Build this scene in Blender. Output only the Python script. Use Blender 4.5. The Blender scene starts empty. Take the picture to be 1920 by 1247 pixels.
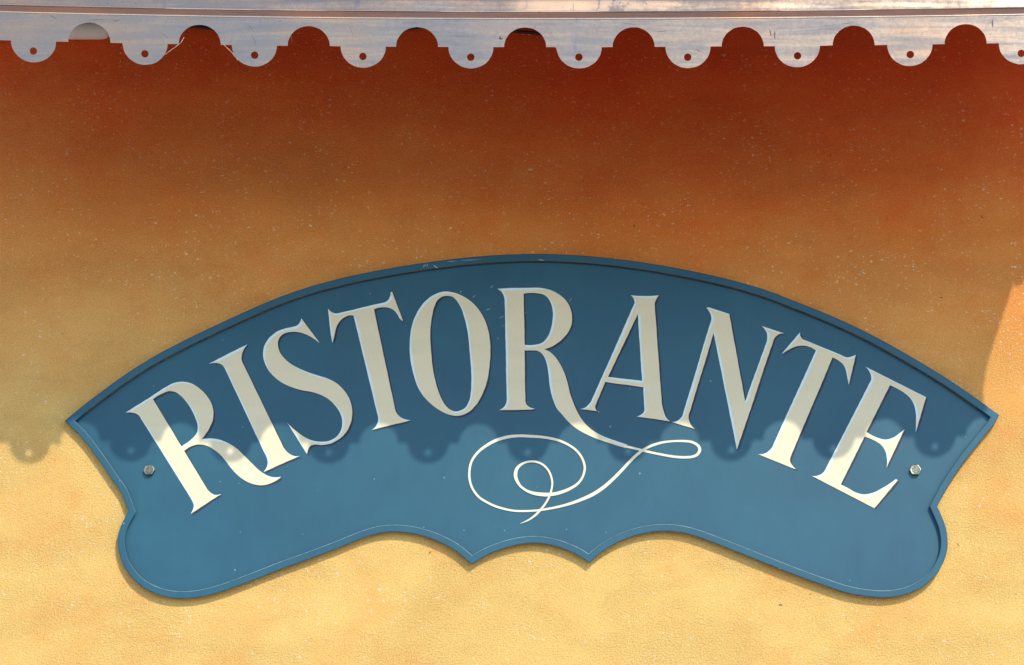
import bpy, bmesh, math, random
from math import radians, sin, cos, pi, hypot
from mathutils import Vector
from mathutils.geometry import tessellate_polygon

random.seed(7)
S = bpy.context.scene
COL = S.collection

# ------------------------------------------------------------------ camera
DIST = 5.333            # camera to wall along the view axis, metres
EYE = 1.62              # the photographer's eye height above the courtyard
PITCH = radians(18)     # looking up at the sign
CAM = Vector((0, -DIST * cos(PITCH), EYE))
ZC = EYE + DIST * sin(PITCH)      # height of the wall spot in the middle of the view
cam_data = bpy.data.cameras.new('camera')
cam_data.sensor_width = 36.0
cam_data.lens = 100.0
cam_data.clip_start = 0.05
cam_data.clip_end = 2000
cam = bpy.data.objects.new('camera', cam_data)
cam.location = CAM
cam.rotation_euler = (radians(90) + PITCH, 0, 0)
COL.objects.link(cam)
S.camera = cam

# ------------------------------------------------------------------ daylight
SUN_DIR = Vector((0.4259, -1.0, 0.8215)).normalized()     # towards the sun
world = bpy.data.worlds.new('World')
S.world = world
world.use_nodes = True
wn = world.node_tree.nodes
sky = wn.new('ShaderNodeTexSky')
sky.sky_type = 'NISHITA'
sky.sun_disc = False
sky.sun_elevation = math.asin(SUN_DIR.z)
sky.sun_rotation = math.atan2(SUN_DIR.x, SUN_DIR.y)
sky.air_density = 1.2
sky.dust_density = 0.4
sky.ozone_density = 1.6
bg = wn['Background']
bg.inputs['Strength'].default_value = 0.15
world.node_tree.links.new(sky.outputs[0], bg.inputs[0])

sun_data = bpy.data.lights.new('sun', 'SUN')
sun_data.energy = 2.0
sun_data.angle = radians(0.65)
sun_data.color = (1.0, 0.915, 0.73)
sun = bpy.data.objects.new('sun', sun_data)
sun.rotation_euler = (-SUN_DIR).to_track_quat('-Z', 'Y').to_euler()
sun.location = (3, -6, 9)
COL.objects.link(sun)

S.view_settings.view_transform = 'Standard'
S.view_settings.look = 'None'
S.view_settings.gamma = 1.0
S.view_settings.exposure = 0.55
S.render.engine = 'CYCLES'
S.cycles.max_bounces = 10
S.cycles.diffuse_bounces = 6

# ------------------------------------------------------------------ helpers
def at(px, py, depth=0.0):
    """sight line of a surveyed spot (survey units) met with the vertical plane that
    stands `depth` metres in front of the wall face"""
    u = (px - 960.0) / 5333.3; v = (623.5 - py) / 5333.3
    ry = cos(PITCH) - v * sin(PITCH)
    k = (-depth - CAM.y) / ry
    return Vector((k * u, -depth, CAM.z + k * (sin(PITCH) + v * cos(PITCH))))

def link(name, me, parent=None, mat=None):
    o = bpy.data.objects.new(name, me)
    COL.objects.link(o)
    if parent is not None:
        o.parent = parent
    if mat is not None and me is not None:
        me.materials.append(mat)
    return o

def tag(o, label, cat=None, group=None, kind=None):
    o['label'] = label
    if cat: o['category'] = cat
    if group: o['group'] = group
    if kind: o['kind'] = kind
    return o

def mesh(name, verts, faces, smooth=False):
    me = bpy.data.meshes.new(name)
    me.from_pydata([tuple(v) for v in verts], [], faces)
    me.update()
    bm = bmesh.new(); bm.from_mesh(me)
    bmesh.ops.recalc_face_normals(bm, faces=bm.faces)
    bm.to_mesh(me); bm.free()
    if smooth:
        for p in me.polygons: p.use_smooth = True
    return me

def ring(pts, step=5.0):
    """closed outline: (x, y) is a smooth point, (x, y, 1) a corner"""
    n = len(pts); out = []
    for i in range(n):
        a, b = pts[i], pts[(i + 1) % n]
        ca, cb = len(a) > 2, len(b) > 2
        p1, p2 = Vector(a[:2]), Vector(b[:2])
        L = (p2 - p1).length
        if L < 1e-6: continue
        k = max(1, int(round(L / step)))
        if ca and cb:
            for j in range(k): out.append(p1.lerp(p2, j / k))
            continue
        p0 = Vector(pts[i - 1][:2]); p3 = Vector(pts[(i + 2) % n][:2])
        h01 = max((p1 - p0).length, 1e-4); h23 = max((p3 - p2).length, 1e-4)
        d12 = (p2 - p1) / L
        t1 = t2 = None
        if not ca:
            t1 = ((p1 - p0) / h01 * L + d12 * h01) / (h01 + L)
        if not cb:
            t2 = (d12 * h23 + (p3 - p2) / h23 * L) / (h23 + L)
        if t1 is None: t1 = (d12 * 2 - t2)
        if t2 is None: t2 = (d12 * 2 - t1)
        m1, m2 = t1 * L, t2 * L
        for j in range(k):
            t = j / k
            out.append(p1 * (2*t**3 - 3*t*t + 1) + m1 * (t**3 - 2*t*t + t) + p2 * (3*t*t - 2*t**3) + m2 * (t**3 - t*t))
    return out

def area(r):
    return 0.5 * sum(r[i].x * r[(i+1) % len(r)].y - r[(i+1) % len(r)].x * r[i].y for i in range(len(r)))

def normals(r):
    """outward normal of each vertex of a counter-clockwise (in x right, y down: area > 0) loop"""
    n = len(r); s = 1 if area(r) > 0 else -1; out = []
    for i in range(n):
        e1 = (r[i] - r[i-1]); e2 = (r[(i+1) % n] - r[i])
        n1 = Vector((e1.y, -e1.x)); n2 = Vector((e2.y, -e2.x))
        if n1.length > 1e-9: n1.normalize()
        if n2.length > 1e-9: n2.normalize()
        out.append((n1 * s, n2 * s))
    return out

def inset(r, d, limit=2.2):
    out = []; N = normals(r); n = len(r)
    for p, (n1, n2) in zip(r, N):
        m = n1 + n2
        if m.length < 1e-3: out.append(p.copy()); continue
        m.normalize()
        c = max(m.dot(n1), 1.0 / limit)
        out.append(p - m * (d / c))
    # gather the neighbours of a sharp outward corner on its mitre point
    for i in range(n):
        n1, n2 = N[i]
        e1 = r[i] - r[i-1]
        if n1.dot(n2) < 0.80 and e1.dot(n2) > 0:      # convex
            half = 0.5 * math.acos(max(-1, min(1, n1.dot(n2))))
            reach = d * math.tan(half) * 1.02
            for st in (1, -1):
                j = i; run = 0.0
                while True:
                    k = (j + st) % n
                    run += (r[k] - r[j]).length; j = k
                    if run > reach: break
                    out[j] = out[i].copy()
    return out

def dedupe(r):
    return [p for i, p in enumerate(r) if (p - r[i-1]).length > 1e-4]

def inside(p, r):
    c = False; n = len(r)
    for i in range(n):
        a, b = r[i], r[i-1]
        if (a.y > p.y) != (b.y > p.y) and p.x < (b.x - a.x) * (p.y - a.y) / (b.y - a.y) + a.x:
            c = not c
    return c

def plate(name, loops, d0, d1, measure=None):
    """solid sheet with the outline loops[0] and holes loops[1:], from depth d0 (back) to d1 (front)"""
    verts = []; faces = []; flat = []
    for lp in loops: flat += lp
    N = len(flat)
    tris = tessellate_polygon([[Vector((p.x, p.y, 0)) for p in lp] for lp in loops])
    f = measure or at
    verts = [f(p.x, p.y, d1) for p in flat] + [f(p.x, p.y, d0) for p in flat]
    for t in tris:
        faces.append(tuple(t)); faces.append(tuple(i + N for i in reversed(t)))
    o = 0
    for lp in loops:
        n = len(lp)
        for i in range(n):
            a, b = o + i, o + (i + 1) % n
            faces.append((a, b, b + N, a + N))
        o += n
    return mesh(name, verts, faces)

def tube(name, pts, r, n=8):
    """round bar through 3-D points; r a number or a list"""
    verts = []; faces = []
    for i, p in enumerate(pts):
        t = (pts[min(i+1, len(pts)-1)] - pts[max(i-1, 0)]).normalized()
        u = t.cross(Vector((0, 1, 0)) if abs(t.y) < 0.9 else Vector((1, 0, 0))).normalized(); v = t.cross(u)
        ri = r[i] if isinstance(r, (list, tuple)) else r
        for k in range(n):
            a = 2 * pi * k / n
            verts.append(p + u * (ri * cos(a)) + v * (ri * sin(a)))
    for i in range(len(pts) - 1):
        for k in range(n):
            a = i*n + k; b = i*n + (k+1) % n
            faces.append((a, b, b + n, a + n))
    faces.append(tuple(range(n - 1, -1, -1))); faces.append(tuple(range((len(pts)-1)*n, len(pts)*n)))
    return mesh(name, verts, faces, True)

# ------------------------------------------------------------------ materials
class NT:
    def __init__(self, name):
        self.m = bpy.data.materials.new(name); self.m.use_nodes = True
        self.t = self.m.node_tree; self.b = self.t.nodes['Principled BSDF']
    def n(self, typ, **kw):
        nd = self.t.nodes.new(typ)
        for k, v in kw.items():
            if k[0] == '_': setattr(nd, k[1:], v)
            else: nd.inputs[k.replace('__', ' ')].default_value = v
        return nd
    def l(self, a, b): self.t.links.new(a, b)
    def coords(self, scale=(1, 1, 1), rot=(0, 0, 0), loc=(0, 0, 0)):
        tc = self.n('ShaderNodeTexCoord'); mp = self.n('ShaderNodeMapping')
        mp.inputs['Scale'].default_value = scale; mp.inputs['Rotation'].default_value = rot; mp.inputs['Location'].default_value = loc
        self.l(tc.outputs['Object'], mp.inputs['Vector']); return mp.outputs[0]
    def noise(self, vec, scale, detail=3, rough=0.55, dist=0.0):
        nd = self.n('ShaderNodeTexNoise', Scale=scale, Detail=detail, Roughness=rough, Distortion=dist)
        self.l(vec, nd.inputs['Vector']); return nd.outputs['Fac']
    def math(self, op, a, b=None, c=None, clamp=False):
        nd = self.n('ShaderNodeMath', _operation=op, _use_clamp=clamp)
        for i, v in enumerate((a, b, c)):
            if v is None: continue
            if isinstance(v, (int, float)): nd.inputs[i].default_value = v
            else: self.l(v, nd.inputs[i])
        return nd.outputs[0]
    def rng(self, v, a, b, c=0.0, d=1.0, smooth=True):
        nd = self.n('ShaderNodeMapRange', _interpolation_type='SMOOTHSTEP' if smooth else 'LINEAR')
        self.l(v, nd.inputs[0])
        for i, x in enumerate((a, b, c, d)): nd.inputs[1 + i].default_value = x
        return nd.outputs[0]
    def mix(self, f, a, b, mode='MIX'):
        nd = self.n('ShaderNodeMix', _data_type='RGBA', _blend_type=mode)
        for sock, v in ((nd.inputs[0], f), (nd.inputs[6], a), (nd.inputs[7], b)):
            if isinstance(v, (int, float)): sock.default_value = v
            elif isinstance(v, tuple): sock.default_value = (*v[:3], 1)
            else: self.l(v, sock)
        return nd.outputs[2]
    def ramp(self, v, stops):
        nd = self.n('ShaderNodeValToRGB'); e = nd.color_ramp.elements
        while len(e) < len(stops): e.new(0.5)
        for el, (p, c) in zip(e, stops): el.position = p; el.color = (*c, 1)
        self.l(v, nd.inputs[0]); return nd.outputs[0]
    def bump(self, h, strength, dist, prev=None):
        nd = self.n('ShaderNodeBump', Strength=strength, Distance=dist)
        self.l(h, nd.inputs['Height'])
        if prev is not None: self.l(prev, nd.inputs['Normal'])
        return nd.outputs[0]
    def out(self, color=None, rough=0.5, metal=0.0, normal=None, spec=0.5):
        b = self.b
        for s, v in (('Base Color', color), ('Roughness', rough), ('Metallic', metal), ('Normal', normal), ('Specular IOR Level', spec)):
            if v is None: continue
            if isinstance(v, (int, float)): b.inputs[s].default_value = v
            elif isinstance(v, tuple): b.inputs[s].default_value = (*v, 1)
            else: self.l(v, b.inputs[s])
        return self.m

def stucco():
    T = NT('painted_stucco')
    v = T.coords()
    sep = T.n('ShaderNodeSeparateXYZ'); T.l(v, sep.inputs[0])
    # limewash in two yellows, brushed on in soft clouds
    c1 = T.noise(v, 2.3, 5, 0.62, 0.4)
    c2 = T.noise(v, 9.0, 4, 0.6, 0.3)
    cl = T.math('ADD', T.math('MULTIPLY', c1, 0.6), T.math('MULTIPLY', c2, 0.4))
    base = T.mix(T.rng(cl, 0.44, 0.70), (0.82, 0.552, 0.192), (0.81, 0.430, 0.132))
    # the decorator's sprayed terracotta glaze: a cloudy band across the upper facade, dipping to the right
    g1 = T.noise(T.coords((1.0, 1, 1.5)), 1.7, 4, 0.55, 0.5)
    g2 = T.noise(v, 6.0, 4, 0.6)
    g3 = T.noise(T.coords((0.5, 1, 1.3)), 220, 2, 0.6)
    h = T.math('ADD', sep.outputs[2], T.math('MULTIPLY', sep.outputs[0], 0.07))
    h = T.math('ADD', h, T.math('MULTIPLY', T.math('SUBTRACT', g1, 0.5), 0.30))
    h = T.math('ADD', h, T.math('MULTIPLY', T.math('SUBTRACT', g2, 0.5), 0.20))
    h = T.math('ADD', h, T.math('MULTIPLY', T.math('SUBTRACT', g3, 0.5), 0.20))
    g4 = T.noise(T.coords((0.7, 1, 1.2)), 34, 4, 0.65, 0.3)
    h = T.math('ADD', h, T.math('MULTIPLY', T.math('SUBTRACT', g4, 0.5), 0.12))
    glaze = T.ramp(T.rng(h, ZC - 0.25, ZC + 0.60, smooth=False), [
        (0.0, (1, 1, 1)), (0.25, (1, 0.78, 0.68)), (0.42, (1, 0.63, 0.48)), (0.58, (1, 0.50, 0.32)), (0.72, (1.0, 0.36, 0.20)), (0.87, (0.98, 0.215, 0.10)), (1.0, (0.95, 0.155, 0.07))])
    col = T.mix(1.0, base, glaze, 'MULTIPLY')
    # hand-sponged blotches of pigment
    bl = T.math('ADD', T.math('MULTIPLY', T.noise(v, 4.2, 4, 0.62, 0.8), 0.6), T.math('MULTIPLY', T.noise(v, 17.0, 4, 0.6, 0.5), 0.4))
    col = T.mix(1.0, col, T.ramp(bl, [(0.34, (0.97, 0.92, 0.87)), (0.50, (1.0, 1.0, 1.0)), (0.64, (1.02, 1.03, 1.04))]), 'MULTIPLY')
    # grain of the pigment
    g = T.noise(v, 420, 2, 0.7)
    gr = T.ramp(g, [(0.28, (0.74, 0.68, 0.62)), (0.50, (1, 1, 1)), (0.74, (1.14, 1.15, 1.20))])
    col = T.mix(1.0, col, gr, 'MULTIPLY')
    # pale flecks of bare lime where the paint has chipped
    warp = T.n('ShaderNodeTexNoise', Scale=170.0, Detail=3.0); T.l(v, warp.inputs['Vector'])
    wv = T.n('ShaderNodeVectorMath', _operation='MULTIPLY_ADD')
    T.l(warp.outputs['Color'], wv.inputs[0]); wv.inputs[1].default_value = (0.014, 0.0, 0.010); T.l(v, wv.inputs[2])
    fleck = None
    for sc, size, keep in ((30, 0.085, 0.55), (80, 0.18, 0.62), (160, 0.27, 0.64)):
        mp = T.n('ShaderNodeMapping'); mp.inputs['Scale'].default_value = (0.8, 1, 1.15); mp.inputs['Location'].default_value = (sc * .13, 0, sc * .31)
        T.l(wv.outputs[0], mp.inputs['Vector'])
        sx = T.n('ShaderNodeSeparateXYZ'); T.l(mp.outputs[0], sx.inputs[0])
        cx = T.n('ShaderNodeCombineXYZ'); T.l(sx.outputs[0], cx.inputs[0]); T.l(sx.outputs[2], cx.inputs[1])
        vo = T.n('ShaderNodeTexVoronoi', _voronoi_dimensions='2D', Scale=float(sc)); T.l(cx.outputs[0], vo.inputs['Vector'])
        sp = T.n('ShaderNodeSeparateColor'); T.l(vo.outputs['Color'], sp.inputs[0])
        k = T.rng(sp.outputs[0], keep, 1.0, 0.0, size, smooth=False)
        f = T.math('SUBTRACT', k, vo.outputs['Distance'])
        f = T.math('MULTIPLY', f, 22.0 if sc < 50 else (11.0 if sc < 100 else 7.0), clamp=True)
        fleck = f if fleck is None else T.math('MAXIMUM', fleck, f)
    clus = T.rng(T.noise(v, 7.0, 3, 0.6), 0.40, 0.60, 0.25, 1.0)
    fleck = T.math('MULTIPLY', fleck, clus)
    few = T.rng(h, ZC + 0.15, ZC + 0.50, 1.0, 0.42)
    col = T.mix(T.math('MULTIPLY', T.math('MULTIPLY', fleck, few), 0.85), col, (0.90, 0.80, 0.60))
    # a handful of dark pits
    vp = T.n('ShaderNodeTexVoronoi', _voronoi_dimensions='2D', Scale=9.0); T.l(cx.outputs[0], vp.inputs['Vector'])
    pc = T.n('ShaderNodeSeparateColor'); T.l(vp.outputs['Color'], pc.inputs[0])
    pit = T.math('MULTIPLY', T.math('SUBTRACT', T.rng(pc.outputs[2], 0.86, 1.0, 0.0, 0.022, smooth=False), vp.outputs['Distance']), 80.0, clamp=True)
    col = T.mix(T.math('MULTIPLY', pit, 0.8), col, (0.06, 0.03, 0.015))
    # trowelled sand grain
    n1 = T.noise(T.coords((0.72, 1, 1.0), (0, radians(6), 0)), 270, 3, 0.68, 0.0)
    n2 = T.noise(v, 420, 2, 0.6)
    n3 = T.noise(v, 26, 3, 0.5)
    hh = T.math('ADD', T.math('MULTIPLY', n1, 0.62), T.math('MULTIPLY', n2, 0.42))
    hh = T.math('MULTIPLY', T.math('SUBTRACT', hh, 0.52), T.rng(T.noise(T.coords((0.6, 1, 1.4)), 6.0, 4, 0.65, 0.5), 0.36, 0.64, 0.75, 1.30))
    hh = T.math('ADD', hh, T.math('MULTIPLY', n3, 0.28))
    hh = T.math('ADD', hh, T.math('MULTIPLY', fleck, 0.10))
    hh = T.math('SUBTRACT', hh, T.math('MULTIPLY', pit, 0.6))
    nb = T.bump(hh, 1.0, 0.0050)
    return T.out(col, 0.92, 0.0, nb, 0.25)

def copper(name, tone=0.5, rough=0.36, gain=1.0, dented=False, tint=(1, 1, 1)):
    T = NT(name)
    v = T.coords()
    a = T.noise(T.coords((1.0, 1, 2.6)), 3.6, 5, 0.62, 0.8)
    b = T.noise(T.coords((0.35, 1, 5.0)), 14.0, 5, 0.65, 0.5)
    s = T.noise(T.coords((3.0, 40, 120)), 6.0, 3, 0.6)
    m = T.math('ADD', T.math('MULTIPLY', a, 0.55), T.math('MULTIPLY', b, 0.45))
    m = T.math('ADD', m, T.math('MULTIPLY', T.math('SUBTRACT', s, 0.5), 0.10))
    d = tone - 0.5
    G = lambda *c: tuple(x * gain * t for x, t in zip(c, tint))
    col = T.ramp(m, [(max(0, 0.32 - d), G(0.27, 0.225, 0.205)), (0.43 - d, G(0.34, 0.285, 0.25)), (0.56 - d, G(0.40, 0.300, 0.235)), (0.68 - d, G(0.51, 0.315, 0.205))])
    # tarnish: bluish rain marks and dark specks
    w = T.noise(T.coords((2.4, 1, 0.5)), 16.0, 4, 0.7, 0.3)
    col = T.mix(T.rng(w, 0.60, 0.72, 0.0, 0.55), col, (0.16, 0.17, 0.215))
    sp = T.noise(v, 130, 3, 0.75)
    col = T.mix(T.rng(sp, 0.63, 0.70, 0.0, 0.5), col, (0.12, 0.10, 0.11))
    r = T.rng(T.math('ADD', T.math('MULTIPLY', b, 0.6), T.math('MULTIPLY', sp, 0.4)), 0.3, 0.7, rough - 0.05, rough + 0.10)
    d1 = T.noise(T.coords((1.0, 1, 0.8)), 9.0, 2, 0.5)
    nb = T.bump(d1, 0.5, 0.003)
    if dented:      # a beaten, scuffed stretch of the sheet right of the middle
        sx = T.n('ShaderNodeSeparateXYZ'); T.l(v, sx.inputs[0])
        k = T.math('MULTIPLY', T.rng(sx.outputs[0], -0.02, 0.05), T.rng(sx.outputs[0], 0.34, 0.10))
        d2 = T.noise(T.coords((1.0, 1, 0.5)), 24, 5, 0.75, 0.8)
        k = T.math('MULTIPLY', k, T.rng(d2, 0.40, 0.50))
        r = T.math('ADD', r, T.math('MULTIPLY', k, 0.17))
    nb = T.bump(T.math('ADD', s, T.math('MULTIPLY', sp, 0.4)), 0.10, 0.0006, nb)
    return T.out(col, r, 0.80, nb)

def paint(name, rgb, rough=0.45, var=0.10, streak=False, fine=0.04, spec=0.4):
    T = NT(name)
    v = T.coords()
    a = T.noise(T.coords((1, 1, 1) if not streak else (0.6, 1, 3.0)), 6.0, 4, 0.6, 0.4)
    f = T.noise(T.coords((90, 1, 260) if not streak else (260, 1, 60)), 1.0, 3, 0.6)
    lo = tuple(c * (1 - var) for c in rgb); hi = tuple(min(1, c * (1 + var)) for c in rgb)
    col = T.mix(T.rng(a, 0.3, 0.7), lo, hi)
    col = T.mix(1.0, col, T.ramp(f, [(0.25, (1 - fine,) * 3), (0.75, (1 + fine,) * 3)]), 'MULTIPLY')
    r = T.rng(a, 0.3, 0.7, rough - 0.06, rough + 0.06)
    nb = T.bump(f, 0.15, 0.0005)
    return T.out(col, r, 0.0, nb, spec)

def sign_blue(name):
    T = NT(name)
    v = T.coords()
    a = T.noise(v, 4.0, 5, 0.6, 0.5)
    f = T.noise(T.coords((40, 1, 14)), 1.0, 4, 0.65)
    col = T.mix(T.rng(a, 0.3, 0.7), (0.009, 0.088, 0.160), (0.013, 0.109, 0.182))
    col = T.mix(1.0, col, T.ramp(f, [(0.25, (0.95,) * 3), (0.75, (1.06,) * 3)]), 'MULTIPLY')
    # a few dust specks and pale scratches
    sx = T.n('ShaderNodeSeparateXYZ'); T.l(v, sx.inputs[0])
    cx = T.n('ShaderNodeCombineXYZ'); T.l(sx.outputs[0], cx.inputs[0]); T.l(sx.outputs[2], cx.inputs[1])
    vo = T.n('ShaderNodeTexVoronoi', _voronoi_dimensions='2D', Scale=11.0); T.l(cx.outputs[0], vo.inputs['Vector'])
    sp = T.n('ShaderNodeSeparateColor'); T.l(vo.outputs['Color'], sp.inputs[0])
    k = T.math('SUBTRACT', T.rng(sp.outputs[1], 0.35, 1.0, 0.0, 0.022, smooth=False), vo.outputs['Distance'])
    k = T.math('MULTIPLY', k, 90.0, clamp=True)
    col = T.mix(T.math('MULTIPLY', k, 0.55), col, (0.42, 0.52, 0.56))
    r = T.rng(f, 0.3, 0.7, 0.40, 0.46)
    nb = T.bump(T.math('ADD', f, T.math('MULTIPLY', a, 1.5)), 0.10, 0.0015)
    return T.out(col, r, 0.0, nb, 0.42)

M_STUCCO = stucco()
M_VALANCE = copper('weathered_copper', 0.49, 0.21, 0.82)
M_ROOF = copper('weathered_copper_roof', 0.54, 0.20, 0.88, True)
M_EDGE = copper('sunlit_copper_edge', 0.52, 0.24, 1.75)  # copper lightened to paint in the sun catching hem roll and roof lip
M_BAND = copper('reddish_copper', 0.54, 0.30, 0.62, False, (1.05, 0.80, 0.88))
M_BLUE = sign_blue('blue_sign_paint')
M_BLUE_RIM = sign_blue('blue_rim_paint')
M_CREAM = paint('cream_lettering', (0.79, 0.735, 0.535), 0.55, 0.03, True, 0.02)
M_PALE = paint('pale_blue_lettering', (0.70, 0.90, 0.98), 0.50, 0.02, True, 0.02)
M_NAVY = paint('navy_lettering', (0.018, 0.026, 0.055), 0.50, 0.10, True)
M_FLOUR = paint('cream_flourish', (0.78, 0.78, 0.64), 0.50, 0.05, True)
M_PLASTER = paint('bare_plaster', (0.74, 0.72, 0.67), 0.9, 0.06)
M_CABLE = paint('black_rubber', (0.012, 0.012, 0.014), 0.5, 0.1)
M_WEB = paint('dusty_web', (0.55, 0.40, 0.30), 0.8, 0.1)
M_WOOD = paint('dark_timber', (0.10, 0.055, 0.03), 0.8, 0.3)

def zinc():
    T = NT('zinc_plated_steel')
    v = T.coords()
    a = T.noise(v, 260, 4, 0.7); b = T.noise(v, 90, 3, 0.6)
    col = T.ramp(a, [(0.3, (0.15, 0.145, 0.11)), (0.6, (0.33, 0.32, 0.25))])
    nb = T.bump(b, 0.35, 0.002)
    return T.out(col, T.rng(b, 0.3, 0.7, 0.26, 0.40), 0.9, nb)
M_ZINC = zinc()

def terrace():
    T = NT('stone_paving')
    v = T.coords()
    br = T.n('ShaderNodeTexBrick', Scale=3.0); T.l(v, br.inputs['Vector'])
    br.inputs['Color1'].default_value = (0.49, 0.445, 0.41, 1); br.inputs['Color2'].default_value = (0.44, 0.395, 0.36, 1)
    br.inputs['Mortar'].default_value = (0.30, 0.27, 0.23, 1); br.inputs['Mortar Size'].default_value = 0.012
    n = T.noise(v, 1.3, 5, 0.6)
    col = T.mix(1.0, br.outputs['Color'], T.ramp(n, [(0.3, (0.8, 0.8, 0.8)), (0.7, (1.15, 1.15, 1.15))]), 'MULTIPLY')
    nb = T.bump(br.outputs['Fac'], -0.4, 0.004)
    return T.out(col, 0.8, 0.0, nb)

# ------------------------------------------------------------------ ground
me = mesh('ground', [(-300, -600, 0), (300, -600, 0), (300, 30, 0), (-300, 30, 0)], [(0, 1, 2, 3)])
g = link('ground', me, None, terrace())
tag(g, 'grey stone paved courtyard in front of the restaurant wall', kind='structure')

# ------------------------------------------------------------------ facade wall
X0, X1, Z1 = -4.5, 4.5, 5.4
v = [(X0, 0, -0.05), (X1, 0, -0.05), (X1, 0.35, -0.05), (X0, 0.35, -0.05), (X0, 0, Z1), (X1, 0, Z1), (X1, 0.35, Z1), (X0, 0.35, Z1)]
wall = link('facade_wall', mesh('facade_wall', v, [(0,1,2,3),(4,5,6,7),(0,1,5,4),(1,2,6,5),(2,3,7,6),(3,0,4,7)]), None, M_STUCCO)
tag(wall, 'rough stucco facade wall painted yellow with a sprayed dark terracotta upper band', 'wall')
# pale round rail that ends behind the first notch of the valance
RR = 0.0185
yc = at(0, 73, RR).z + RR * 1.02
xe = at(204, 60, RR).x
ps = [Vector((-1.6, -RR, yc)), Vector((-1.2, -RR, yc))] + [Vector((xe - d, -RR, yc)) for d in (0.02, 0.010, 0.004, 0.001, 0.0)]
rail_pale = link('wall_rail', tube('wall_rail', ps, [RR, RR, RR, RR * 0.97, RR * 0.86, RR * 0.7, RR * 0.45], 28), None, M_PLASTER)
tag(rail_pale, 'pale round rail along the wall, half hidden behind the first valance notch', 'rail')

# ------------------------------------------------------------------ copper awning
FD = 0.638                               # valance stands this far from the wall
def sag(px):
    u = px - 1000.0
    if u < 0:  return -1.30e-5 * u * u if u > -1000 else -13.0 - 0.026 * (-u - 1000)
    return -0.95e-5 * u * u
def on_awning(px, py, depth): return at(px, py + sag(px), depth)
AW0, AW1 = -246.0, 2224.0
TABS = [-558, -350, -143, 63, 272, 477, 681, 883, 1086, 1290, 1495, 1706, 1915, 2122]
awning = bpy.data.objects.new('copper_awning', None); COL.objects.link(awning)
awning.location = (0, 0, 3.6)
tag(awning, 'weathered copper awning with a scalloped, pierced valance over the sign', 'awning')
def under(o, root):
    o.parent = root
    for vtx in o.data.vertices: vtx.co -= root.location
    return o

YB, YT = 88.5, 35.5                       # straight lower edge and upper edge
bot = []
for i, c in enumerate(TABS):
    R, H = 42.3, 40.0
    if c - R > AW0:
        for k in range(0, 25):
            a = pi - pi * k / 24
            bot.append(Vector((c + R * cos(a), YB + H * sin(a))))
    if i + 1 < len(TABS):
        m = 0.5 * (c + TABS[i+1])
        if m - 40 > AW0:
            for k in range(0, 25):
                a = pi - pi * k / 24
                bot.append(Vector((m + 39.5 * cos(a), YB - 37.0 * sin(a))))
    else:
        for k in range(0, 13):
            a = pi - pi * k / 24
            x = c + 103 + 39.5 * cos(a)
            if x < AW1: bot.append(Vector((x, YB - 37.0 * sin(a))))
bot = [p for p in bot if p.x > AW0 + 1]
top = [Vector((AW1 - (AW1 - AW0) * k / 120, YT)) for k in range(121)]
outline = bot + top
# densify straight runs lightly and add hand-cut wobble
outl = []
for i, p in enumerate(outline):
    outl.append(p + Vector((random.uniform(-.25, .25), random.uniform(-.25, .25) if p.y > YT + 1 else 0)))
holes = []
for c in TABS:
    if c - 42 > AW0:
        cx, cy = c + random.uniform(-.8, .8), YB + 19 + random.uniform(-.6, .6)
        holes.append([Vector((cx + 7 * cos(2*pi*k/20), cy + 7 * sin(2*pi*k/20))) for k in range(20)])
for lp in [outl] + holes:
    for p in lp: p.y += sag(p.x)
val = link('valance', plate('valance', [outl] + holes, FD - 0.0016, FD), None, M_VALANCE)
under(val, awning)

def sheet(name, prof, mat, n=140, thick=0.0014, smooth=True, wob=0.0):
    """bent sheet: profile of (depth, height above the valance's upper edge) run along the awning"""
    verts = []; faces = []
    k = len(prof)
    for i in range(n + 1):
        px = AW0 + (AW1 - AW0) * i / n
        e = on_awning(px, YT, FD)
        w = wob * (sin(px * 0.011) + 0.6 * sin(px * 0.027 + 1.0))
        for (d, z) in prof:
            verts.append(Vector((e.x, -d - w, e.z + z)))
    for i in range(n):
        for j in range(k - 1):
            a = i*k + j
            faces.append((a, a + k, a + k + 1, a + 1))
    me = mesh(name, verts, faces, smooth)
    o = link(name, me, None, mat)
    under(o, awning)
    md = o.modifiers.new('thickness', 'SOLIDIFY'); md.thickness = thick; md.offset = 0
    return o
# roll along the upper edge of the valance
roll = []
for k in range(9):
    a = -pi/2 + pi * k / 8
    roll.append((FD - 0.0004 + 0.0015 * cos(a), 0.0002 + 0.0015 * sin(a)))
roll.append((FD - 0.0075, 0.0014))
sheet('hem_roll', roll, M_EDGE, thick=0.0003)
sheet('drip_band', [(FD - 0.0070, 0.0004), (FD - 0.0052, 0.0070), (FD - 0.0032, 0.0140)], M_BAND, smooth=False)
roof_prof = [(FD - 0.0034, 0.0138), (FD - 0.0024, 0.0139), (FD - 0.0020, 0.0146), (FD - 0.0024, 0.0157), (FD - 0.0030, 0.022), (FD - 0.0046, 0.034), (0.631, 0.0425), (0.621, 0.058), (0.604, 0.072),
             (0.575, 0.085), (0.538, 0.096), (0.470, 0.122), (0.42, 0.152), (0.20, 0.315), (-0.01, 0.47)]
sheet('roof', roof_prof, M_ROOF, wob=0.0004)
lip = [(FD - 0.0030 + 0.0014 * cos(-pi/2 + pi*k/8), 0.0147 + 0.0013 * sin(-pi/2 + pi*k/8)) for k in range(9)]
sheet('roof_lip', lip, M_EDGE, thick=0.0003)
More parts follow.
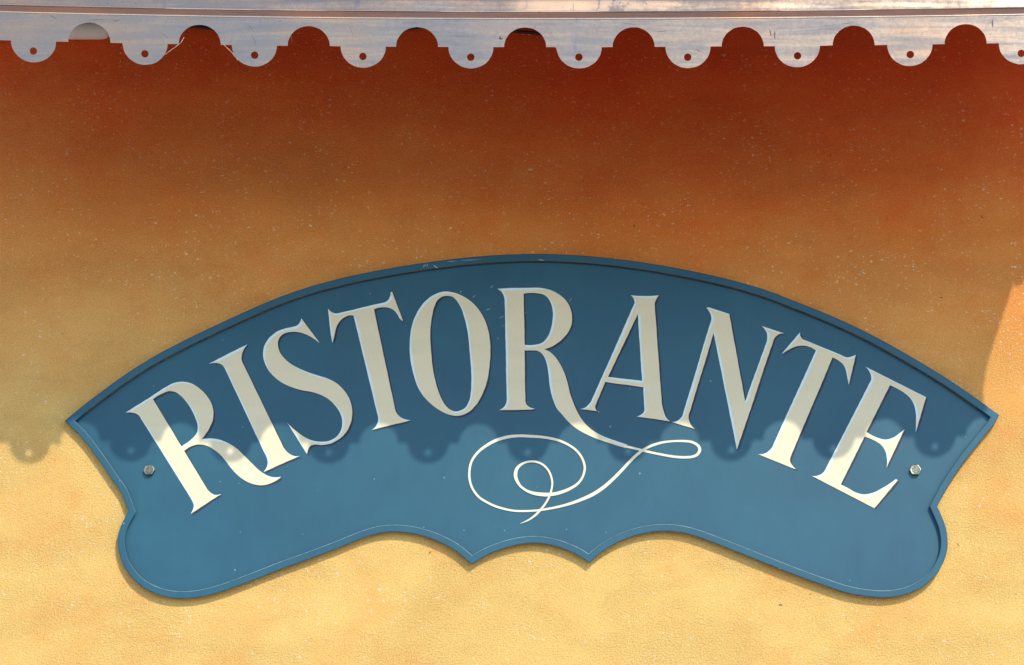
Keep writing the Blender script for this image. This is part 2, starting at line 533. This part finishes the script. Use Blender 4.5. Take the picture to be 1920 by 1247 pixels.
# rail that carries the sheet
v = []
xa, xb = on_awning(AW0, YT, FD).x, on_awning(AW1, YT, FD).x
for x in (xa, xb):
    for (d, z) in ((0.440, 3.722), (0.395, 3.722), (0.395, 3.772), (0.440, 3.745)):
        v.append((x, -d, z))
rail = link('support_rail', mesh('support_rail', v, [(0,1,2,3),(4,5,6,7),(0,1,5,4),(1,2,6,5),(2,3,7,6),(3,0,4,7)]), None, M_WOOD)
under(rail, awning)
# one small blind rivet on the valance
c = at(939, 71, FD)
rv = []; rf = []
for j, (rr, hh) in enumerate(((3.2, 0.0), (3.0, 0.0007), (1.8, 0.0012), (0.0, 0.0014))):
    for k in range(12):
        rv.append(Vector((c.x + rr/1000 * cos(2*pi*k/12), -FD - hh, c.z + rr/1000 * sin(2*pi*k/12))))
for j in range(3):
    for k in range(12):
        rf.append((j*12+k, j*12+(k+1) % 12, (j+1)*12+(k+1) % 12, (j+1)*12+k))
rivet = link('rivet', mesh('rivet', rv, rf, True), None, copper('dark_rivet_metal', 0.46, 0.5, 0.45))
under(rivet, awning)

# ------------------------------------------------------------------ sign board
OUT = [(121.6, 789.3, 1), (146.4, 768.1), (181.8, 740.8), (236.3, 701.3), (290.9, 667.2), (345.4, 638.6), (399.9, 612.2), (457, 585.8), (514, 561.2), (568.3, 541.6),
       (622.5, 526.2), (676.7, 513.6), (730.9, 503.2), (785, 494.4), (839.2, 487), (893.4, 481.3), (947.5, 477.6), (1000, 476.2), (1068, 478), (1122.5, 482),
       (1176.7, 488.2), (1230.9, 496), (1285, 505.8), (1339.2, 517.3), (1393.4, 531), (1447.5, 548), (1488.1, 564.0), (1536.2, 583), (1584.4, 603.8), (1632.5, 627),
       (1680.6, 653.1), (1728.7, 681), (1776.8, 710.5), (1825, 743.3), (1873.6, 778.3, 1),
       (1864.4, 795), (1848.4, 814.6), (1832.4, 834.2), (1816.3, 854.4), (1800.3, 876.3), (1784.3, 900.3), (1768.2, 928.0), (1757.2, 949.5, 1),
       (1764.2, 965), (1771.8, 984), (1776.3, 1006), (1776.9, 1023), (1773.5, 1042), (1765.5, 1061), (1753, 1079.5), (1736.2, 1096), (1713.7, 1109.2), (1687, 1117.6),
       (1659.2, 1120.8), (1632, 1119.3), (1586, 1111.4), (1550.9, 1099.8), (1496.7, 1080.4), (1442.5, 1059.2), (1388.3, 1037.5), (1334.2, 1016.4), (1301.7, 1004.8), (1278, 998.8),
       (1255, 996.4), (1226.7, 997.3), (1191.3, 1004.3), (1155.8, 1018.4), (1127.5, 1035.8), (1105.5, 1055.8, 1), (1085, 1042.2), (1060.2, 1030.6), (1031.9, 1022), (1007.1, 1018.6),
       (978.8, 1020.2), (943.3, 1028.9), (911.5, 1041.7), (884.5, 1058.5, 1), (872.5, 1047.8), (851.3, 1031), (819.4, 1014.4), (784, 1002.6), (748.5, 997.6), (713.1, 999.5),
       (687.5, 1006.7), (633.4, 1028), (579.2, 1048.4), (525, 1068), (470.9, 1089.1), (416.7, 1109), (384.2, 1117.8), (351.7, 1122), (321.9, 1121), (289.4, 1112.3),
       (260.5, 1095.5), (241, 1074.8), (228.4, 1052.2), (221.9, 1028.3), (221.0, 1009.4), (224.2, 993), (231.1, 976.6), (240.8, 958.6, 1), (235.2, 943.5), (225.7, 921),
       (211, 900.5), (197.4, 880), (175.4, 849.1), (153.5, 820.6), (136, 803)]
D_BACK, D_PANEL, D_RIM = 0.0030, 0.0066, 0.0156
outer = ring(OUT, 6)
sign = bpy.data.objects.new('restaurant_sign', None); COL.objects.link(sign)
sign.location = at(998, 800, 0)
tag(sign, 'curved blue restaurant sign with cream hand-painted letters, bolted to the stucco wall', 'sign')
# the panel sits low in its frame: along edges that look up there is an open joint
corners = [i for i, (n1, n2) in enumerate(normals(outer)) if n1.dot(n2) < 0.8]
bl = []
for p, (n1, n2) in zip(outer, normals(outer)):
    m = (n1 + n2).normalized()
    near = min((p - outer[i]).length for i in corners)
    f = max(0.0, min(1.0, (-m.y - 0.30) / 0.4)) * max(0.0, min(1.0, (near - 24) / 14.0))
    bl.append(p - m * (5.0 + 10.4 * f))
board = link('board', plate('board', [dedupe(bl)], D_BACK + 0.0006, D_PANEL), None, M_BLUE)
under(board, sign)
prof = [(0.6, D_BACK), (0.0, D_BACK + 0.001), (0.0, D_RIM - 0.0012), (0.5, D_RIM - 0.0004), (1.4, D_RIM), (11.6, D_RIM), (12.6, D_RIM - 0.0004), (13.2, D_RIM - 0.0010), (13.2, D_RIM - 0.0018), (6.6, D_RIM - 0.0019), (6.2, D_PANEL - 0.0008)]
verts = []; faces = []
loops = [inset(outer, off) for off, d in prof]
n = len(outer)
for lp, (off, d) in zip(loops, prof):
    verts += [at(p.x, p.y, d) for p in lp]
for j in range(len(prof)):
    jn = (j + 1) % len(prof)
    for i in range(n):
        faces.append((j*n + i, j*n + (i+1) % n, jn*n + (i+1) % n, jn*n + i))
rim = link('rim', mesh('rim', verts, faces), None, M_BLUE_RIM)
under(rim, sign)

# pale strip painted as the sun highlight on the rim's lower inner edge
i0 = min(range(n), key=lambda i: (outer[i] - Vector((1776, 1040))).length)
i1 = min(range(n), key=lambda i: (outer[i] - Vector((226, 1045))).length)
la, lb = inset(outer, 12.5), inset(outer, 13.35)
verts = []; faces = []; k = i0
while True:
    fade = min(1.0, abs(k - i0) / 14, abs(k - i1) / 14) * random.uniform(0.55, 1.1)
    m = la[k].lerp(lb[k], 0.5); h = (lb[k] - la[k]) * 0.5 * fade
    verts += [at((m - h).x, (m - h).y, D_RIM - 0.0001), at((m + h).x, (m + h).y, D_RIM - 0.0009), at((m + h).x, (m + h).y, D_RIM - 0.0003), at((m - h).x, (m - h).y, D_RIM + 0.00025)]
    if k == i1: break
    k = (k + 1) % n
for i in range(len(verts) // 4 - 1):
    for j in range(4):
        a = 4*i + j; b = 4*i + (j+1) % 4
        faces.append((a, b, b + 4, a + 4))
line = link('edge_highlight', mesh('edge_highlight', verts, faces), None, paint('pale_edge_highlight', (0.24, 0.38, 0.43), 0.5, 0.15))
line['label'] = 'thin pale painted highlight along the lower inner edge'
under(line, sign)

# ------------------------------------------------------------------ lettering
def Z(ox, oy, s, pts): return [((p[0] / s + ox), (p[1] / s + oy)) + tuple(p[2:]) for p in pts]
LET = []
z = (220, 700, 4.453)
LET.append(('R', [Z(*z, [(70,328,1),(150,276),(290,190),(400,118),(450,90),(505,72),(560,71),(620,86),(690,130),(750,192),(787,255),(801,320),(797,390),(773,450),(738,508),(703,551,1),
    (740,545),(790,544),(850,553),(920,581),(990,623),(1060,688),(1130,758),(1190,814),(1240,847),(1295,866),(1368,864,1),(1330,895),(1270,922),(1200,935),(1130,924),(1060,892),(1000,846),(950,792),(910,740),(870,690),(820,647),(770,615),(715,597),(660,596),(605,615),(557,647,1),
    (738,945,1),(780,997),(812,1015),(868,1007,1),(840,1026,1),(612,1173,1),(632,1130),(637,1095),(622,1060),(604,1028,1),(200,382,1),(182,354),(158,338),(120,328)]),
    Z(*z, [(298,217,1),(380,167),(430,149),(478,154),(530,188),(580,243),(625,315),(655,380),(670,440),(667,485),(648,520),(600,565),(535,609,1)])], 1))
z = (380, 580, 3.897)
LET.append(('I', [Z(*z, [(45,397,1),(325,256,1),(303,288),(288,322),(283,355),(290,386,1),(576,978,1),(605,1028),(637,1058),(672,1073),(708,1071,1),(672,1088,1),(443,1190,1),(465,1157),(475,1120),(468,1082),(452,1050,1),(162,432,1),(140,405),(113,394),(80,392)])], 1))
LET.append(('S', [Z(*z, [(720,65,1),(858,250,1),(820,220),(770,190),(720,172),(660,164),(610,171),(573,193),(553,226),(550,266),(563,312),(592,352),(640,396),(700,430),(770,460),(850,486),(922,510),(985,545),(1035,595),(1070,650),(1090,715),(1091,790),(1074,850),(1040,908),(990,953),(930,983),(870,992),(812,988),(785,1000),(770,1025),(762,1058,1),
    (618,828,1),(650,862),(700,903),(750,937),(800,958),(860,967),(920,962),(968,940),(1003,900),(1019,850),(1017,797),(1000,750),(965,700),(920,657),(870,628),(800,605),(720,590),(640,565),(570,530),(512,482),(470,427),(447,370),(442,310),(456,255),(490,206),(540,166),(600,141),(660,127),(697,112),(712,92)])], 1))
z = (600, 530, 4.156)
LET.append(('T', [Z(*z, [(62,200,1),(82,224),(108,238),(135,240,1),(505,152,1),(532,134),(544,108),(552,72,1),(562,72,1),(648,300,1),(625,284),(605,250),(577,216),(542,198),(500,191),(460,195),(420,207,1),(584,982,1),(600,1020),(630,1050),(665,1065),(706,1073,1),(400,1148,1),(430,1125),(447,1095),(453,1060),(446,1020,1),(262,258,1),(230,254),(192,269),(160,294),(135,330),(120,370),(110,420),(95,468,1),(84,400),(72,290)])], 1))
z = (750, 520, 4.456)
LET.append(('O', [Z(*z, [(385,118),(450,128),(520,155),(590,199),(650,260),(700,340),(735,432),(752,540),(755,650),(745,765),(725,875),(690,970),(640,1060),(580,1120),(520,1150),(470,1158),(410,1148),(330,1110),(250,1050),(190,985),(142,900),(110,800),(88,690),(80,570),(88,470),(110,372),(150,283),(210,202),(280,149),(340,124)]),
    Z(*z, [(400,155),(440,164),(475,196),(505,246),(538,335),(560,430),(575,540),(585,650),(593,760),(597,860),(594,945),(578,1030),(545,1088),(500,1115),(460,1121),(420,1106),(380,1070),(345,1010),(310,920),(285,820),(268,710),(258,600),(253,500),(257,400),(268,320),(285,248),(312,192),(352,161)])], 1))
z = (920, 530, 4.456); z2 = (860, 740, 4.0)
r2 = Z(*z, [(55,52,1),(100,48),(200,45),(330,43),(430,46),(500,62),(560,92),(620,140),(660,200),(679,270),(677,340),(655,400),(615,455),(560,504),(500,540),(445,557,1),(490,576),(530,611),(575,671),(610,740),(640,830),(665,930)]) \
    + Z(*z2, [(872,90),(905,156),(950,218),(1000,264),(1060,300),(1130,330),(1200,354),(1262,374,1),(1254,400,1),(1190,382),(1110,356),(1020,325),(940,288),(870,245),(810,190),(775,148)]) \
    + Z(*z, [(560,1060),(522,980),(497,880),(485,780),(471,690),(449,622),(420,586),(378,566,1),(283,567,1),(289,985,1),(300,1018),(325,1040),(372,1053,1),(345,1060,1),(70,1066,1),(105,1045),(128,1012),(134,965,1),(118,170,1),(113,122),(95,82)])
LET.append(('R', [r2, Z(*z, [(275,92,1),(395,90),(440,100),(475,125),(502,168),(519,240),(514,330),(495,410),(465,468),(420,506),(365,519),(284,520,1)])], 2))
z = (1080, 530, 4.456)
LET.append(('A', [Z(*z, [(457,104,1),(500,110),(575,112),(650,109),(692,106,1),(669,142),(657,178,1),(663,270,1),(716,1000,1),(732,1070),(755,1128),(787,1160,1),(770,1156,1),(505,1118,1),(540,1105),(563,1085),(572,1050,1),(562,873,1),(245,830,1),(160,1030,1),(166,1060),(200,1084,1),(180,1074,1),(34,1055,1),(75,1045),(108,1017),(130,985,1),(491,168,1),(485,140)]),
    Z(*z, [(516,260,1),(552,820,1),(268,788,1)])], 1))
z = (1250, 560, 4.158)
LET.append(('N', [Z(*z, [(310,70,1),(330,68,1),(488,120,1),(612,803,1),(770,360,1),(784,308),(780,265),(765,240),(742,214,1),(918,272,1),(870,280),(845,300),(830,332,1),(548,1178,1),(366,268,1),(181,880,1),(170,925),(182,970),(222,1018,1),(195,1008,1),(40,962,1),(80,955),(112,930),(130,890,1),(349,160,1),(343,125),(330,98)])], 1))
z = (1400, 600, 3.3694)
LET.append(('T', [Z(*z, [(337,78,1),(341,105),(354,122,1),(600,222,1),(640,236),(665,231),(690,220,1),(645,408,1),(637,372),(630,328),(613,286),(580,256),(542,237,1),(276,868,1),(275,895),(290,920),(312,943,1),(295,938,1),(72,848,1),(110,845),(140,828),(163,800,1),(437,192,1),(410,176),(370,163),(330,163),(290,175),(255,194),(221,215,1)])], 1))
LET.append(('E', [Z(*z, [(750,295,1),(1134,488,1),(1068,708,1),(1069,660),(1070,600),(1060,545),(1038,500),(1000,464),(955,436),(905,412,1),(757,706,1),(830,745),(880,755),(928,742),(965,717),(998,690,1),(883,932,1),(887,880),(875,826),(845,786),(803,760),(744,737,1),(595,1040,1),(640,1062),(690,1090),(740,1102),(800,1090),(860,1060),(910,1030),(943,1005,1),(955,1013,1),(808,1190,1),(410,984,1),(450,984),(483,965),(505,930,1),(786,378,1),(785,348),(772,320)])], 1))

TXT = ['first letter R, left end of the word', 'letter I, second in the word', 'letter S, third in the word', 'first letter T, between the S and the O', 'letter O, fifth in the word',
       'second letter R with the long leg that runs into the flourish', 'letter A, right of the middle R', 'letter N, right of the A', 'second letter T, between the N and the E', 'letter E, right end of the word']
LIGHT = Vector((-0.76, -0.65)).normalized()
for (ch, raw, kind), txt in zip(LET, TXT):
    loops = [ring(r, 2.6) for r in raw]
    if area(loops[0]) < 0: loops[0].reverse()
    for h in loops[1:]:
        if area(h) > 0: h.reverse()
    # brush wobble of a hand-painted edge
    ph = random.uniform(0, 9)
    for lp in loops:
        for i, p in enumerate(lp):
            q = 0.22 * sin(p.x * 0.13 + p.y * 0.09 + ph) + 0.15 * sin(p.y * 0.31 - p.x * 0.17 + 2 * ph)
            p.x += q * 0.7; p.y += q * 0.6
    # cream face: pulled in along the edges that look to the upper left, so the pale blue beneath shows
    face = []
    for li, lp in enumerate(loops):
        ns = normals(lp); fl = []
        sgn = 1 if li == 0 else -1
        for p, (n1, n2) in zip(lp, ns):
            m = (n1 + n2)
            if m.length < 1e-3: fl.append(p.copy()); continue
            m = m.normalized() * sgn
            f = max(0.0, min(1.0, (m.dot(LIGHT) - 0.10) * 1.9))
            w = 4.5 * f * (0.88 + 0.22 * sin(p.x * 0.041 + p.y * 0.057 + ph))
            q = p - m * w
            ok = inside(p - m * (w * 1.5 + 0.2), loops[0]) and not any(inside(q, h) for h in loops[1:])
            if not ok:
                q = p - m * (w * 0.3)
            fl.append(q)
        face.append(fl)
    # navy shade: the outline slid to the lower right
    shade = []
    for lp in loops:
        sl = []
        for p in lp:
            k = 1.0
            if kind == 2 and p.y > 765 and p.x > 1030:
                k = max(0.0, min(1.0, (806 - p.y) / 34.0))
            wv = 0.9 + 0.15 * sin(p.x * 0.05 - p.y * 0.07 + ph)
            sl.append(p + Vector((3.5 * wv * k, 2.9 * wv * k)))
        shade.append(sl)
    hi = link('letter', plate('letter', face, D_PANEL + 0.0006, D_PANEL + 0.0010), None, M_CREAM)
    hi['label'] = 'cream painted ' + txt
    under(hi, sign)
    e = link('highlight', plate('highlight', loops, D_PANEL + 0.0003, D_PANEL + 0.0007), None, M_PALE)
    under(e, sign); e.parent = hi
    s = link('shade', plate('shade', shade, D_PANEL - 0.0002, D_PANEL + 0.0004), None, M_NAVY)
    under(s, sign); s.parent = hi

# flourish: one brush stroke of varying width
FL = [(1190,366,24),(1240,384,20),(1300,398,18),(1360,413,18),(1420,428,18),(1500,445,18),(1600,463,19),(1680,470,20),(1750,466,20),(1790,448,22),(1808,415,24),(1795,382,22),(1750,356,20),(1690,348,18),(1610,349,16),(1530,358,18),(1460,378,20),(1400,405,20),(1340,448,22),(1280,505,22),(1220,570,24),(1150,640,26),(1080,700,28),(1000,751,28),(900,795,24),(800,828,20),(700,851,18),(600,867,16),(500,873,16),(400,869,16),(290,842,18),(210,806,18),(150,766,18),(105,706,18),(83,640,18),(81,570,18),(97,500,18),(140,437,20),(200,387,22),(280,343,24),(370,317,24),(450,309,22),(540,312,22),(640,320,20),(740,340,20),(820,374,18),(880,416,18),(920,466,18),(942,520,18),(944,570,18),(923,630,18),(880,678,20),(810,717,24),(740,740,26),(690,748,28),(640,749,30),(570,741,26),(510,720,20),(460,682,20),(431,630,26),(427,588,28),(442,548,24),(482,516,18),(535,501,16),(590,506,16),(640,531,16),(680,580,16),(700,640,16),(700,690,15),(685,750,16),(655,810,16),(612,866,18),(570,908,16),(520,942,12),(460,968,2)]
pts = [Vector((a / 4 + 860, b / 4 + 740, w / 4)) for a, b, w in FL]
path = []
for i in range(len(pts) - 1):
    p0 = pts[max(i-1, 0)]; p1 = pts[i]; p2 = pts[i+1]; p3 = pts[min(i+2, len(pts)-1)]
    for k in range(5):
        t = k / 5
        path.append(0.5 * ((2*p1) + (p2 - p0)*t + (2*p0 - 5*p1 + 4*p2 - p3)*t*t + (3*p1 - p0 - 3*p2 + p3)*t**3))
path.append(pts[-1])
verts = []; faces = []; n = len(path)
for i, p in enumerate(path):
    t = (path[min(i+1, n-1)] - path[max(i-1, 0)]); t.z = 0; t.normalize()
    nrm = Vector((-t.y, t.x)); c = Vector((p.x, p.y)); w = p.z * 0.5 * 0.94
    d = D_PANEL + 0.0011 + 0.0007 * i / n
    for sgn, dd in ((1, -0.0016), (1, d), (-1, d), (-1, -0.0016)):
        q = c + nrm * (w * sgn)
        verts.append(at(q.x, q.y, dd if dd > 0 else D_PANEL - 0.0003))
for i in range(n - 1):
    for j in range(4):
        a = 4*i + j; b = 4*i + (j+1) % 4
        faces.append((a, b, b + 4, a + 4))
faces.append((0, 1, 2, 3)); faces.append((4*n-4, 4*n-3, 4*n-2, 4*n-1))
fl = link('flourish', mesh('flourish', verts, faces), None, M_FLOUR)
fl['label'] = 'thin cream looping flourish under the word'
under(fl, sign)

# ------------------------------------------------------------------ bolts
def bolt(px, py, rot, tilt):
    verts = []; faces = []
    R = 0.0108; H = 0.0072
    c = at(px, py, D_PANEL + 0.007); c.y = -D_PANEL
    def P(r, a, h, k):   # k flattens the chamfer circle
        return Vector((r * cos(a), -h, r * sin(a)))
    N = 24
    prof = []
    def hexr(a):
        m = (a - rot) % (pi / 3) - pi / 6
        return R * cos(pi / 6) / cos(m)
    rings = []
    for h, f in ((-0.001, 0), (H - 0.0014, 0), (H - 0.0002, 1), (H, 2), (H - 0.0003, 3), (H - 0.0003, 4)):
        rg = []
        for k in range(N):
            a = rot + 2 * pi * k / N
            r = hexr(a)
            if f == 1: r = min(r, R * 0.965)
            if f == 2: r = min(r * 0.93, R * 0.84)
            if f == 3: r = R * 0.60
            if f == 4: r = R * 0.30
            rg.append(P(r, a, h, 0))
        rings.append(rg)
    for rg in rings: verts += rg
    for j in range(len(rings) - 1):
        for k in range(N):
            faces.append((j*N+k, j*N+(k+1) % N, (j+1)*N+(k+1) % N, (j+1)*N+k))
    faces.append(tuple(range((len(rings)-1)*N, len(rings)*N)))
    me = mesh('bolt', verts, faces)
    o = link('bolt', me, None, M_ZINC)
    o.parent = sign
    o.location = c - sign.location
    o.rotation_euler = tilt
    # raised grade marks round the crown: six short ribs
    mv = []; mf = []
    for k in range(6):
        a = rot + pi / 6 + k * pi / 3
        u = Vector((cos(a), 0, sin(a))); t = Vector((-sin(a), 0, cos(a)))
        b = len(mv)
        for h in (H - 0.0005, H + 0.0004):
            for du, dt in ((0.0044, -0.0009), (0.0064, -0.0009), (0.0064, 0.0009), (0.0044, 0.0009)):
                mv.append(u * du + t * dt + Vector((0, -h, 0)))
        mf += [(b, b+1, b+2, b+3), (b+4, b+5, b+6, b+7), (b, b+1, b+5, b+4), (b+1, b+2, b+6, b+5), (b+2, b+3, b+7, b+6), (b+3, b, b+4, b+7)]
    mk = link('grade_marks', mesh('grade_marks', mv, mf), o, M_ZINC)
    return o
b1 = bolt(279.5, 881.5, radians(4), (radians(-9), 0, radians(-5)))
b1['label'] = 'slightly crooked left hexagon bolt beside the first R'
b2 = bolt(1717.0, 881.0, radians(0), (radians(-5), 0, radians(-6)))
b2['label'] = 'straight right hexagon bolt beside the E'

# ------------------------------------------------------------------ cable behind the valance
cp = [(300, 40), (345, 48), (375, 50.5), (415, 55), (480, 50), (560, 40), (660, 40), (740, 50), (765, 53.2), (790, 50.5), (840, 44), (900, 48), (940, 55), (968, 59), (1000, 61.5), (1020, 62.5), (1080, 56), (1150, 40), (1250, 30)]
pp = [at(x, y, 0.009) for x, y in cp]
fine = []
for i in range(len(pp) - 1):
    p0 = pp[max(i-1, 0)]; p1 = pp[i]; p2 = pp[i+1]; p3 = pp[min(i+2, len(pp)-1)]
    for k in range(6):
        t = k / 6
        fine.append(0.5 * ((2*p1) + (p2 - p0)*t + (2*p0 - 5*p1 + 4*p2 - p3)*t*t + (3*p1 - p0 - 3*p2 + p3)*t**3))
fine.append(pp[-1])
cable = link('electric_cable', tube('electric_cable', fine, 0.0031, 10), None, M_CABLE)
tag(cable, 'black cable running along the wall behind the copper valance', 'cable')

# ------------------------------------------------------------------ cobweb threads on the valance
def web(pts, label, r=0.0004):
    ps = [at(x, y + 0, FD - 0.0004) for x, y in pts]
    ps2 = []
    for i in range(len(ps) - 1):
        for k in range(5):
            ps2.append(ps[i].lerp(ps[i+1], k / 5) + Vector((0, 0, random.uniform(-.3, .3) / 1000)))
    ps2.append(ps[-1])
    rr = [r * random.uniform(0.6, 1.7) for _ in ps2]
    o = link('cobweb_thread', tube('cobweb_thread', ps2, rr, 6), None, M_WEB)
    tag(o, label, 'cobweb', 'dusty cobweb threads on the copper valance')
    return o
web([(309, 103), (322, 93), (333, 85), (340, 79), (345, 70)], 'dusty thread from the second full scallop up to the notch on its right')
web([(419, 83), (430, 94), (437, 101), (446, 113)], 'dusty thread from the notch down to the third full scallop')
web([(1021, 73), (1032, 80), (1042, 89), (1048, 97)], 'short dusty thread at the left side of the sixth scallop')

# ------------------------------------------------------------------ scuffs on the sign
M_SCUFF = paint('pale_scuff', (0.42, 0.50, 0.54), 0.7, 0.2)
def scuff(x0, y0, x1, y1, w, d):
    a = Vector((x0, y0)); b = Vector((x1, y1)); t = (b - a); nn = Vector((-t.y, t.x)).normalized() * (w * 0.5)
    m1 = a.lerp(b, 0.35) + nn * random.uniform(-0.6, 0.6); m2 = a.lerp(b, 0.7) + nn * random.uniform(-0.6, 0.6)
    lp = [a, m1 + nn, m2 + nn * 0.7, b, m2 - nn * 0.7, m1 - nn]
    o = link('scuff', plate('scuff', [lp], d - 0.0004, d + 0.00035), None, M_SCUFF)
    under(o, sign)
for q in ((793, 502, 799, 494, 1.6), (800, 501, 803, 494, 1.2), (812, 497, 822, 503, 2.6), (838, 491, 858, 489, 0.9), (862, 489, 905, 486, 0.7), (1008, 487, 1022, 489, 1.8)):
    scuff(*q, D_RIM)
for q in ((919, 541, 925, 534, 0.9), (886, 558, 892, 553, 0.9), (862, 549, 866, 545, 0.9), (911, 582, 921, 578, 0.8), (936, 597, 945, 592, 0.9), (1067, 566, 1073, 558, 0.9), (838, 554, 848, 556, 1.4), (985, 588, 987, 585, 0.9), (940, 612, 946, 610, 0.7), (454, 800, 456, 801, 1.6)):
    scuff(*q, D_PANEL + 0.0002)

# fine scratches and rub marks on the copper
M_DARKMARK = paint('dark_copper_mark', (0.10, 0.085, 0.095), 0.6, 0.2)
def mark(x0, y0, x1, y1, w):
    a = Vector((x0, y0)); b = Vector((x1, y1)); t = (b - a); nn = Vector((-t.y, t.x)).normalized() * (w * 0.5)
    m1 = a.lerp(b, 0.3) + nn * random.uniform(-1, 1); m2 = a.lerp(b, 0.7) + nn * random.uniform(-1, 1)
    o = link('scratch', plate('scratch', [[a, m1 + nn, m2 + nn * 0.8, b, m2 - nn * 0.8, m1 - nn]], FD - 0.0004, FD + 0.00025), None, M_DARKMARK)
    under(o, awning)
for q in ((93, 28, 106, 35, 0.8), (166, 38, 196, 36, 0.8), (212, 40, 224, 38, 1.1), (472, 64, 482, 88, 0.7), (466, 46, 476, 60, 0.6), (545, 60, 549, 82, 0.6), (715, 36, 732, 33, 0.6), (1004, 45, 1001, 56, 0.7), (1228, 60, 1252, 58, 0.6), (1442, 55, 1446, 70, 2.4), (1452, 57, 1454, 75, 2.6), (1862, 36, 1862, 52, 3.0), (1690, 60, 1697, 52, 0.6), (1306, 92, 1312, 97, 1.5), (520, 40, 529, 38, 0.6), (1170, 44, 1192, 46, 0.6), (300, 60, 316, 72, 0.5), (655, 48, 664, 70, 0.5), (1580, 45, 1604, 41, 0.6)):
    mark(*q)
